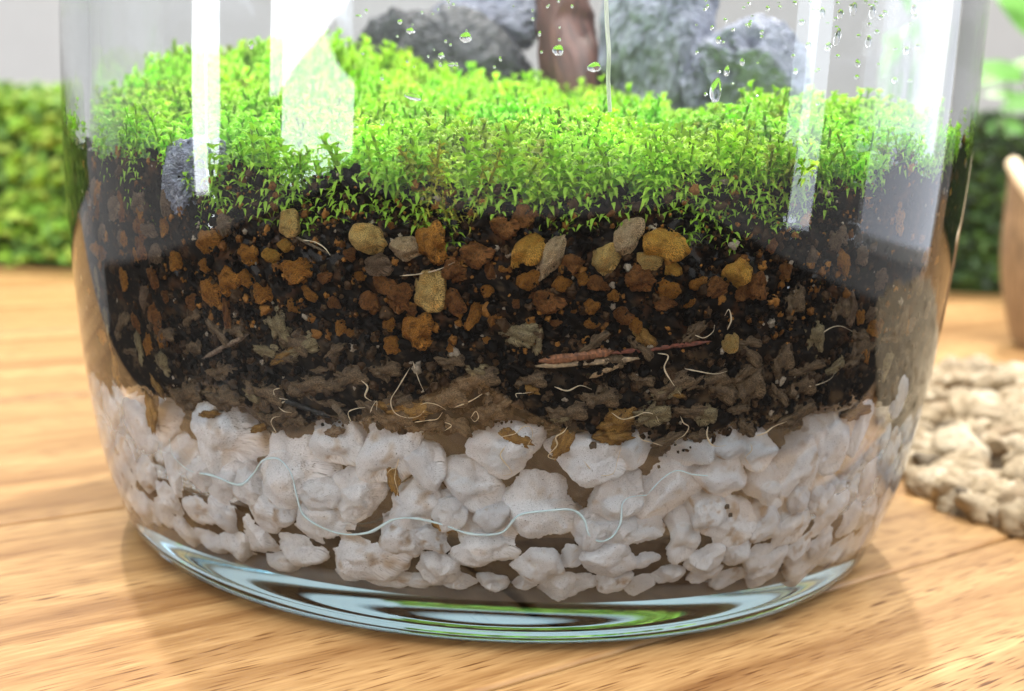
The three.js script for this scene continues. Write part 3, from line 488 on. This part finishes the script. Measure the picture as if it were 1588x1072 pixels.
rock('tall pale grey rock in the middle of the jar behind the moss', atZ(1030, 40, -0.038), 0.0165, 0.030, 0.011, [0.1, 0.6, -0.1], 205, rockPale);
rock('low ridged grey rock on the right, behind the moss', atZ(1182, 112, -0.030), 0.0155, 0.0105, 0.010, [0, 0.4, -0.15], 207, rockPale);
rock('jagged blue grey rock between the tall rock and the low ridged one', atZ(1112, 120, -0.036), 0.012, 0.0085, 0.009, [0.2, 1.0, 0.2], 221, rockPale);
rock('dark slate rock at the back near the far left end of the rocks', atZ(610, 70, -0.048), 0.011, 0.007, 0.008, [0.1, 0.2, 0.3], 223, rockDark);
rock('small grey stone half sunk in the moss', atZ(645, 158, 0.005), 0.0036, 0.0018, 0.002, [0, 0.2, 0], 209, rockPale);
{
  const c = new THREE.CatmullRomCurve3([atZ(905, 160, -0.034), atZ(885, 90, -0.036), atZ(872, 20, -0.04), atZ(868, -80, -0.046)]), g = new THREE.TubeGeometry(c, 40, 0.0062, 18), p = g.attributes.position;
  for (let i = 0; i < p.count; i++) { const n = 0.0035 * fbm(p.getX(i) * 200, p.getY(i) * 40, p.getZ(i) * 200, 3); p.setX(i, p.getX(i) + n); p.setZ(i, p.getZ(i) + n); }
  g.computeVertexNormals(); tag(put('driftwood', g, std({ map: barkTex, color: lin(0.20, 0.085, 0.065), roughness: 0.5 })), 'upright reddish brown driftwood behind the moss, left of the tall rock', 'driftwood');
  const s = new THREE.CatmullRomCurve3([atZ(936, -30, 0.066), atZ(938, 40, 0.066), atZ(941, 86, 0.066), atZ(940, 120, 0.065), atZ(943, 170, 0.064)]);
  tag(put('stalk', new THREE.TubeGeometry(s, 40, 0.00028, 8), std({ color: lin(0.80, 0.82, 0.72), roughness: 0.3 })), 'single thin white stalk rising straight from the moss', 'stalk');
}

/* ------------------------------------------------------------------ moss */
function sprig(sd, { tiers = 7, per = 6, leafL = 0.0023, leafW = 0.00056, tall = 0.0072, fine = false }) {
  const pos = [], col = [], idx = []; let s2 = sd * 131 + 7; const q = () => { s2 = (s2 * 16807) % 2147483647; return s2 / 2147483647; };
  const bend = V((q() - 0.5) * 0.35, 1, (q() - 0.5) * 0.35), at = (t) => V(bend.x * t * t * tall, tall * t, bend.z * t * t * tall);
  for (let t = 0; t < tiers; t++) {
    const f = (t + 0.6) / tiers, c = at(f), n = per + (t === tiers - 1 ? -1 : 0);
    for (let i = 0; i < n; i++) {
      const a = (i + t * 0.45 + 0.35 * (q() - 0.5)) * 2 * Math.PI / n, up = lerp(0.4, 1.3, Math.pow(f, 2.0)) + 0.3 * (q() - 0.5), L = leafL * lerp(0.75, 1, Math.sin(Math.PI * Math.min(1, f + 0.1))) * (0.8 + 0.4 * q()) * (t === tiers - 1 ? 0.7 : 1), w = leafW * (0.8 + 0.4 * q()), dir = V(Math.cos(a), 0, Math.sin(a)), side = V(-Math.sin(a), 0, Math.cos(a)), b0 = pos.length / 3, S = 4, droop = 0.35 + 0.55 * q();
      for (let k = 0; k <= S; k++) {
        const u = k / S, ang = up - droop * u * u * 1.1, o = c.clone().addScaledVector(dir, L * u * Math.cos(up * 0.8)).add(V(0, L * (u * Math.sin(ang) * 0.9), 0)), ww = w * 0.5 * Math.pow(Math.sin(Math.PI * (0.12 + 0.86 * u)), 0.8) * (k === S ? 0.1 : 1);
        const lft = o.clone().addScaledVector(side, -ww).add(V(0, ww * 0.55, 0)), rgt = o.clone().addScaledVector(side, ww).add(V(0, ww * 0.55, 0));
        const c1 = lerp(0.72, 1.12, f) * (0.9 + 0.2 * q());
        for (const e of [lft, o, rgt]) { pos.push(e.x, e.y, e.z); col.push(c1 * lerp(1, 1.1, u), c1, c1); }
        if (k) { const b = b0 + k * 3; idx.push(b - 3, b - 2, b, b, b - 2, b + 1, b - 2, b - 1, b + 1, b + 1, b - 1, b + 2); }
      }
    }
  }
  const b0 = pos.length / 3; for (let k = 0; k <= 4; k++) { const c = at(k / 4); for (let i = 0; i < 4; i++) { const a = i * Math.PI / 2, r = 0.00016; pos.push(c.x + Math.cos(a) * r, c.y, c.z + Math.sin(a) * r); col.push(0.6, 0.55, 0.6); } if (k) for (let i = 0; i < 4; i++) { const a = b0 + k * 4 + i, b = b0 + k * 4 + (i + 1) % 4; idx.push(a - 4, b - 4, a, a, b - 4, b); } }
  const g = new THREE.BufferGeometry(); g.setAttribute('position', new THREE.Float32BufferAttribute(pos, 3)); g.setAttribute('color', new THREE.Float32BufferAttribute(col, 3)); g.setIndex(idx); g.computeVertexNormals(); return g;
}
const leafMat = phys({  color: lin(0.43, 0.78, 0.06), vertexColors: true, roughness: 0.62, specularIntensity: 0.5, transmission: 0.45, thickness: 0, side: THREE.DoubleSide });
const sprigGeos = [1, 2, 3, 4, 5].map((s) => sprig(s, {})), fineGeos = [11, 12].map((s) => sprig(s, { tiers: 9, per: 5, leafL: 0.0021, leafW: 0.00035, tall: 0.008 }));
{
  const moss = group('moss'); tag(moss, 'thick cushion of bright green moss growing on the soil', 'moss', undefined, 'stuff');
  const spots = []; let g = 0;
  for (let i = 0; i < 60000 && spots.length < 10500; i++) {
    const a = rr(0, 2 * Math.PI), r = 0.0742 * Math.sqrt(rnd()), x = Math.sin(a) * r, z = Math.cos(a) * r;
    if (z < -0.06 || (z < -0.045 && Math.abs(x) < 0.03)) continue;
    spots.push([x, z, r]);
  }
  const M = new THREE.Matrix4(), Q = new THREE.Quaternion(), Q2 = new THREE.Quaternion();
  sprigGeos.forEach((geo, k) => {
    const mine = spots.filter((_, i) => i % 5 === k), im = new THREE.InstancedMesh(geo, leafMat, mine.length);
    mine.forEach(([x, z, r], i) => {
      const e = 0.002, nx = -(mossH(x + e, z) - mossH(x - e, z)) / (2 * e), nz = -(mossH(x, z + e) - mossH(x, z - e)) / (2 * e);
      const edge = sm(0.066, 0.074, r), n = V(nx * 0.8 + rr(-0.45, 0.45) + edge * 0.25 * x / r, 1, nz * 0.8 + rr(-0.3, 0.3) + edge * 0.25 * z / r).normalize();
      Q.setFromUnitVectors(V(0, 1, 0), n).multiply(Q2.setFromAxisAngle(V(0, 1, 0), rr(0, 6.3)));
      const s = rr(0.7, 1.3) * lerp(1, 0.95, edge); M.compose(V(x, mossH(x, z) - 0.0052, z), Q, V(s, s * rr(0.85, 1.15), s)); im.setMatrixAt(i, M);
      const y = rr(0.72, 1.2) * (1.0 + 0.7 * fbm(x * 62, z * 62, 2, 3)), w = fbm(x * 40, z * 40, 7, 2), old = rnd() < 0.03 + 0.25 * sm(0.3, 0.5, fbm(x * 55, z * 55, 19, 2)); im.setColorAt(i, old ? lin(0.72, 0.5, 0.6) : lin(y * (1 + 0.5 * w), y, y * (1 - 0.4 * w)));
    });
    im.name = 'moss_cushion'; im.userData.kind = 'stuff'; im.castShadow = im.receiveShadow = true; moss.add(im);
  });
}
// single sprigs along the glass
const SP = [[900, 300, 1.1], [930, 318, 1.0], [858, 300, 1.0], [990, 300, 1.0], [955, 290, 1.0], [1010, 285, 1.0], [1060, 280, 0.9], [1100, 290, 1.1], [790, 290, 1.2], [820, 310, 0.9], [760, 300, 1.0], [840, 330, 0.7], [880, 342, 0.7], [640, 300, 1.1], [600, 290, 1.1], [560, 312, 0.9], [530, 300, 0.9], [500, 320, 0.9], [1040, 310, 0.9],
  [1150, 290, 1.0], [1190, 300, 1.0], [1230, 290, 1.0], [1270, 280, 1.0], [1110, 350, 0.8], [1140, 370, 0.8], [1085, 340, 0.7], [1165, 345, 0.8], [340, 305, 1.1], [370, 300, 1.1], [400, 320, 1.0], [430, 300, 1.0], [460, 290, 1.0], [350, 330, 0.8], [220, 290, 1.0], [190, 270, 1.0], [170, 250, 1.0], [210, 240, 1.1], [1320, 270, 1.0], [1360, 270, 1.0], [1400, 260, 1.0],
  [670, 360, 0.9], [705, 362, 0.8], [655, 330, 1.0], [720, 290, 1.0], [975, 330, 0.8], [905, 335, 0.8], [1210, 330, 0.8], [1250, 320, 0.8], [310, 345, 0.6], [480, 345, 0.7],
  [345, 290, 1.1], [385, 285, 1.2], [418, 292, 1.0], [445, 318, 0.9], [520, 322, 0.9], [545, 290, 1.1], [575, 300, 1.0], [615, 320, 1.0], [595, 325, 0.8], [1075, 300, 1.0], [1095, 318, 0.9], [1125, 305, 1.0], [1170, 315, 1.0], [1200, 350, 0.8], [1150, 350, 0.7], [1070, 360, 0.7], [1240, 345, 0.8], [1285, 305, 1.0], [1340, 300, 0.9], [740, 320, 0.8], [775, 315, 0.9], [810, 295, 1.0], [870, 312, 1.0], [945, 310, 1.0], [200, 310, 0.8], [240, 330, 0.7]];
{
  const first = new THREE.Mesh(sprigGeos[0], leafMat);
  SP.forEach(([px, py, s], i) => {
    const m = new THREE.Mesh(sprigGeos[i % 5], leafMat); m.name = numbered('moss_sprig'); scene.add(m);
    const g = onGlass(px, py + 30 * s, -0.0003); m.position.copy(g.p); m.rotation.order = 'YXZ'; m.rotation.set(rr(-0.05, 0.05), g.a, rr(-0.3, 0.3)); m.scale.set(s * 1.35, s * 1.2, s * 0.55);
    tag(m, 'green moss sprig on the glass ' + where(px, py), 'moss sprig', 'moss sprigs along the front of the glass');
  });
  const yellow = leafMat.clone(); yellow.color = lin(0.50, 0.52, 0.05);
  [[650, 305, 1.2], [680, 300, 1.2], [710, 310, 1.1], [730, 300, 1.1], [665, 325, 1.1], [698, 330, 1.1], [722, 325, 1.0], [640, 320, 1.0]].forEach(([px, py, s], i) => {
    const m = put('feathery_moss_sprig', fineGeos[i % 2], yellow), g = onGlass(px, py + 32, -0.0004); m.position.copy(g.p); m.rotation.order = 'YXZ'; m.rotation.set(0, g.a, rr(-0.6, 0.6)); m.scale.set(s, s, s * 0.4);
    tag(m, 'feathery yellow green moss sprig in the tuft left of the middle', 'moss sprig', 'yellow green moss sprigs in one tuft');
  });
  const c = new THREE.CatmullRomCurve3([onGlass(714, 214, 0.004).p, onGlass(726, 245, 0.003).p, onGlass(738, 268, 0.003).p, onGlass(748, 295, 0.003).p]);
  tag(put('twig', new THREE.TubeGeometry(c, 24, 0.00042, 7), std({ color: lin(0.05, 0.045, 0.015), roughness: 0.7 })), 'thin dark twig slanting down across the green moss', 'twig');
}

/* ------------------------------------------------------------------ water drops on the glass */
const water = phys({ color: 0xffffff, transmission: 1, thickness: 0.002, ior: 1.33, roughness: 0 });
const dropGeo = lump(7, 300, { low: 0.25, mid: 0.08, fine: 0, color: () => [1, 1, 1] });
for (const [px, py, w, h] of [[1300, 58, 12, 34], [1326, 14, 14, 24], [1355, 18, 12, 26], [1374, 20, 8, 10], [1245, 34, 11, 10], [1349, 64, 10, 22], [1286, 72, 12, 16], [1305, 22, 12, 18], [1276, 20, 14, 20], [1332, 98, 8, 14], [1152, 96, 8, 14], [1111, 140, 22, 46], [1128, 110, 10, 20], [1115, 62, 9, 14], [1420, 14, 10, 16], [1408, 78, 8, 14], [636, 48, 16, 12], [722, 58, 22, 20], [620, 34, 10, 10], [684, 86, 12, 12], [592, 190, 8, 12], [592, 120, 6, 12], [388, 70, 8, 16], [548, 196, 20, 5], [640, 150, 34, 12], [866, 78, 20, 20], [922, 104, 26, 18], [700, 100, 14, 8], [556, 25, 12, 6], [1255, 70, 10, 12], [480, 8, 8, 10], [793, 586, 12, 12], [1390, 124, 10, 12], ...Array.from({ length: 90 }, () => { const R = rnd() < 0.65, k = rr(2.5, 6); return [R ? rr(1080, 1440) : rr(560, 900), R ? 170 * rnd() * rnd() : rr(0, 110), k, k * rr(0.9, 2)]; })]) {
  const m = put('water_drop', dropGeo, water), g = onGlass(px, py, 0.0003), s = mm(1, g.p); m.position.copy(g.p); m.rotation.order = 'YXZ'; m.rotation.y = g.a; m.rotation.z = rr(-0.2, 0.2); m.scale.set(s * w / 2 * 0.8, s * h / 2 * 0.8, 0.0003);
  tag(m, (h > 15 ? 'clear elongated' : h < 7 ? 'tiny clear' : 'small clear') + ' water drop clinging high on the inside of the glass', 'water drop', 'water drops on the glass');
}

/* ------------------------------------------------------------------ behind the jar: moss bank, leafy plant, scoop, gravel */
const bankLeaf = (() => { const g = new THREE.SphereGeometry(1, 6, 4); g.scale(0.0042, 0.0012, 0.0026); return g; })();
function bank(name, label, x0, x1, z0, z1, h, n, cols, mat) {
  const g = group(name); tag(g, label, 'moss', undefined, 'stuff'); const core = new THREE.BoxGeometry(x1 - x0, h, z1 - z0, 40, 12, 14), p = core.attributes.position, V0 = V();
  for (let i = 0; i < p.count; i++) { V0.fromBufferAttribute(p, i); const k = 0.006 * fbm(V0.x * 40, V0.y * 40, V0.z * 40, 3); p.setXYZ(i, V0.x + k, V0.y + (V0.y > 0 ? k * 1.2 : 0), V0.z + k); }
  core.computeVertexNormals(); core.translate((x0 + x1) / 2, h / 2, (z0 + z1) / 2); put('moss_base', core, std({ color: lin(0.03, 0.06, 0.01), roughness: 0.9 }), g);
  const im = new THREE.InstancedMesh(bankLeaf, mat, n), M = new THREE.Matrix4(), Q = new THREE.Quaternion(), E = new THREE.Euler();
  for (let i = 0; i < n; i++) {
    const f = rnd(), x = rr(x0, x1); let y = rr(0.004, h), z = z1 + rr(-0.002, 0.006); if (f > 0.6) { y = h + rr(-0.002, 0.006); z = rr(z0, z1); }
    y += 0.006 * fbm(x * 30, y * 30, z * 30, 3); Q.setFromEuler(E.set(rr(-1, 1), rr(0, 6), rr(-1, 1))); const s = rr(0.6, 1.3); M.compose(V(x, y, z), Q, V(s, s, s)); im.setMatrixAt(i, M);
    const c = cols[Math.floor(rnd() * cols.length)], w = 0.75 + 0.9 * clamp(0.5 + fbm(x * 34, y * 34, z * 34, 3)); im.setColorAt(i, lin(c[0] * w, c[1] * w, c[2] * w));
  }
  im.name = 'moss_leaves'; im.userData.kind = 'stuff'; g.add(im);
}
const bankMat = phys({ color: 0xffffff, roughness: 0.6, transmission: 0.2, thickness: 0 });
bank('moss_bank', 'block of green moss standing on the table behind the jar, at left', -0.60, 0.02, -0.50, -0.352, 0.076, 9000, [[0.22, 0.40, 0.02], [0.14, 0.30, 0.02], [0.30, 0.42, 0.05], [0.08, 0.18, 0.015]], bankMat);
bank('moss_bank', 'dark green mossy bank standing behind the gravel, at right', 0.17, 0.62, -0.62, -0.44, 0.088, 8000, [[0.022, 0.06, 0.006], [0.045, 0.10, 0.006], [0.014, 0.035, 0.006], [0.01, 0.025, 0.006]], bankMat);
{
  const pl = group('leafy_plant'); pl.position.copy(atZ(1600, 300, -0.30)); pl.position.y = 0.072; tag(pl, 'plant with light green oval leaves at the right edge, behind the bowl', 'plant');
  pl.position.z = -0.46; pl.position.x = 0.305;
  const lm = phys({ color: lin(0.16, 0.42, 0.06), roughness: 0.4, transmission: 0.35, thickness: 0, side: THREE.DoubleSide });
  const leaf = (() => { const s = new THREE.Shape(); s.moveTo(0, 0); s.bezierCurveTo(0.006, 0.002, 0.0075, 0.012, 0, 0.022); s.bezierCurveTo(-0.0075, 0.012, -0.006, 0.002, 0, 0); const g = new THREE.ShapeGeometry(s, 10), p = g.attributes.position; for (let i = 0; i < p.count; i++) p.setZ(i, 0.25 * Math.abs(p.getX(i)) - 12 * p.getY(i) * p.getY(i)); g.computeVertexNormals(); return g; })();
  const sm2 = std({ color: lin(0.10, 0.14, 0.04), roughness: 0.6 });
  for (const [px, py, s2, ro] of [[1552, 122, 1.2, 1.25], [1572, 62, 1.5, 0.5], [1584, 150, 1.1, 1.9], [1566, 20, 1.2, 0.9]]) {
    const tip = atZ(px, py, -0.44).sub(pl.position), c = new THREE.CatmullRomCurve3([V(0.03, -0.03, 0), V(tip.x + 0.03, tip.y * 0.5, tip.z), V(tip.x + 0.012, tip.y, tip.z)]);
    put('stem', new THREE.TubeGeometry(c, 12, 0.0006, 6), sm2, pl); const m = put('leaf', leaf, lm, pl); m.position.copy(tip).add(V(0.012, 0, 0)); m.rotation.set(-0.5, 0.2, ro); m.scale.setScalar(s2);
  }
  for (let i = 0; i < 16; i++) {
    const c = new THREE.CatmullRomCurve3([V(rr(-0.02, 0.05), -0.03, rr(-0.02, 0.02)), V(rr(-0.04, 0.06), 0.02, rr(-0.02, 0.03)), V(rr(-0.055, 0.07), rr(0.0, 0.06), rr(-0.01, 0.04))]);
    put('stem', new THREE.TubeGeometry(c, 12, 0.0006, 6), sm2, pl); const m = put('leaf', leaf, lm, pl); m.position.copy(c.getPoint(1)); m.rotation.set(rr(-1.1, -0.2), rr(-0.6, 0.6), rr(1.0, 1.9) * (rnd() < 0.5 ? 1 : -1)); m.scale.setScalar(rr(0.7, 1.15));
  }
}
{
  const b = onTable(1572, 545), sc = group('shell_bowl'); sc.position.set(b.x + 0.022, 0.002, b.z - 0.01); sc.rotation.y = -0.35; tag(sc, 'brown bowl with a thick pale slanted rim standing behind the gravel', 'bowl');
  const R0 = 0.026, T = 0.003, hgt = (a) => 0.034 + 0.034 * Math.pow(clamp((Math.cos(a + Math.PI / 2) + 1) / 2), 2.2);  // highest at its left
  const pos = [], idx = [], na = 90, nh = 12;
  for (const r of [R0, R0 - T]) for (let i = 0; i <= na; i++) { const a = -Math.PI + 2 * Math.PI * i / na; for (let j = 0; j <= nh; j++) { const y = hgt(a) * j / nh, rr2 = r * (0.62 + 0.38 * Math.pow(Math.sin(Math.PI / 2 * Math.min(1, 0.08 + y / 0.045)), 0.8)); pos.push(Math.sin(a) * rr2, y, Math.cos(a) * rr2); } }
  const at = (s, i, j) => s * (na + 1) * (nh + 1) + i * (nh + 1) + j;
  for (let s = 0; s < 2; s++) for (let i = 0; i < na; i++) for (let j = 0; j < nh; j++) { const a = at(s, i, j), b2 = at(s, i + 1, j), c = at(s, i, j + 1), d = at(s, i + 1, j + 1); s ? idx.push(a, c, b2, b2, c, d) : idx.push(a, b2, c, c, b2, d); }
  for (let i = 0; i < na; i++) { const a = at(0, i, nh), b2 = at(0, i + 1, nh), c = at(1, i, nh), d = at(1, i + 1, nh); idx.push(a, b2, c, c, b2, d); }
  const g = new THREE.BufferGeometry(); g.setAttribute('position', new THREE.Float32BufferAttribute(pos, 3)); const uv = []; for (let i = 0; i < pos.length / 3; i++) uv.push(pos[3 * i + 1] * 20, Math.atan2(pos[3 * i], pos[3 * i + 2])); g.setAttribute('uv', new THREE.Float32BufferAttribute(uv, 2)); g.setIndex(idx); g.computeVertexNormals();
  put('shell', g, std({ map: barkTex, color: lin(0.44, 0.28, 0.15), roughness: 0.5 }), sc);
  const rimC = new THREE.CatmullRomCurve3(Array.from({ length: 60 }, (_, i) => { const a = -Math.PI + 2 * Math.PI * i / 60, y = hgt(a), q = (R0 - T / 2) * (0.62 + 0.38 * Math.pow(Math.sin(Math.PI / 2 * Math.min(1, 0.08 + y / 0.045)), 0.8)); return V(Math.sin(a) * q, y, Math.cos(a) * q); }), true);
  put('rim', new THREE.TubeGeometry(rimC, 160, 0.0030, 10, true), std({ color: lin(0.82, 0.66, 0.44), roughness: 0.5 }), sc);
  const bt = new THREE.CylinderGeometry(R0 * 0.6 - T, R0 * 0.6 - T, 0.003, 40); bt.translate(0, 0.0018, 0); put('bottom', bt, std({ color: lin(0.45, 0.3, 0.18), roughness: 0.6 }), sc);
}
{
  const cream = blotchy([0.60, 0.47, 0.30], [0.52, 0.39, 0.23], [0.34, 0.24, 0.13]), dark = blotchy([0.24, 0.18, 0.11], [0.18, 0.13, 0.08], [0.10, 0.07, 0.04]);
  const tones = [cream, blotchy([0.74, 0.62, 0.44], [0.66, 0.53, 0.36], [0.48, 0.36, 0.22]), blotchy([0.46, 0.34, 0.20], [0.40, 0.28, 0.16], [0.26, 0.18, 0.10])], geos = [0, 1, 2, 3, 4].map((i) => lump(6, 400 + i, { low: 0.45, mid: 0.12, fine: 0.02, facet: 2, color: tones[i % 3] })), dk = lump(4, 420, { low: 0.4, mid: 0.15, fine: 0.03, color: dark });
  const gm = std({ map: grainTex, vertexColors: true, roughness: 0.75 });
  // outline of the pile on the table; its height grows away from the edge
  const edge = [[1386, 742], [1410, 768], [1450, 788], [1500, 806], [1548, 815], [1600, 832], [1680, 860]].map(([x, y]) => onTable(x, y));
  const frontZ = (x) => { for (let i = 1; i < edge.length; i++) if (x <= edge[i].x) { const t = (x - edge[i - 1].x) / (edge[i].x - edge[i - 1].x); return lerp(edge[i - 1].z, edge[i].z, clamp(t, -2, 1)); } return edge[edge.length - 1].z; };
  const leftX = edge[0].x + 0.002, hAt = (x, z) => { const d = Math.min(frontZ(x) - z, (x - leftX - Math.max(0, -0.035 - z) * 0.24) * 1.2, z + 0.175); return d < 0 ? -1 : 0.013 * (1 - Math.exp(-d / 0.022)); };
  let n = 0; const rest = [];
  for (let i = 0; i < 2500; i++) {
    const z = -0.175 + 0.195 * Math.sqrt(rnd()), x = rr(0.08, 0.29), h = hAt(x, z); if (h < 0) continue;
    const s = rr(0.0020, 0.0046) * (rnd() < 0.1 ? 1.25 : 1), p = V(x, Math.max(s * 0.55, h * rr(0.55, 1.05)), z), v = p.clone().project(camera), seen = v.x < 1.02 && v.x > 0.7 && z > -0.15 && n < 280;
    if (seen && rnd() < 0.75) {
      const m = put('gravel_pebble', rnd() < 0.06 ? dk : geos[Math.floor(rnd() * 5)], gm); m.position.copy(p); m.rotation.set(rr(-0.6, 0.6), rr(0, 6), rr(-0.6, 0.6)); m.scale.set(s * rr(1.1, 1.5), s * rr(0.65, 0.85), s);
      tag(m, 'small beige pebble in the gravel heap on the table at right', 'pebble', 'beige pebbles of the gravel heap'); n++;
    } else rest.push([p, s]);
  }
  const im = new THREE.InstancedMesh(geos[0], gm, rest.length), M = new THREE.Matrix4(), Q = new THREE.Quaternion(), E = new THREE.Euler();
  rest.forEach(([p, s], i) => { Q.setFromEuler(E.set(rr(-0.5, 0.5), rr(0, 6), rr(-0.5, 0.5))); M.compose(p, Q, V(s * 1.25, s * 0.8, s)); im.setMatrixAt(i, M); const k = rr(0.75, 1.1); im.setColorAt(i, lin(k, k, k)); });
  im.name = 'gravel'; tag(im, 'heap of beige gravel on the table behind the jar, at right', 'gravel', undefined, 'stuff'); scene.add(im);
}
renderer.render(scene, camera);
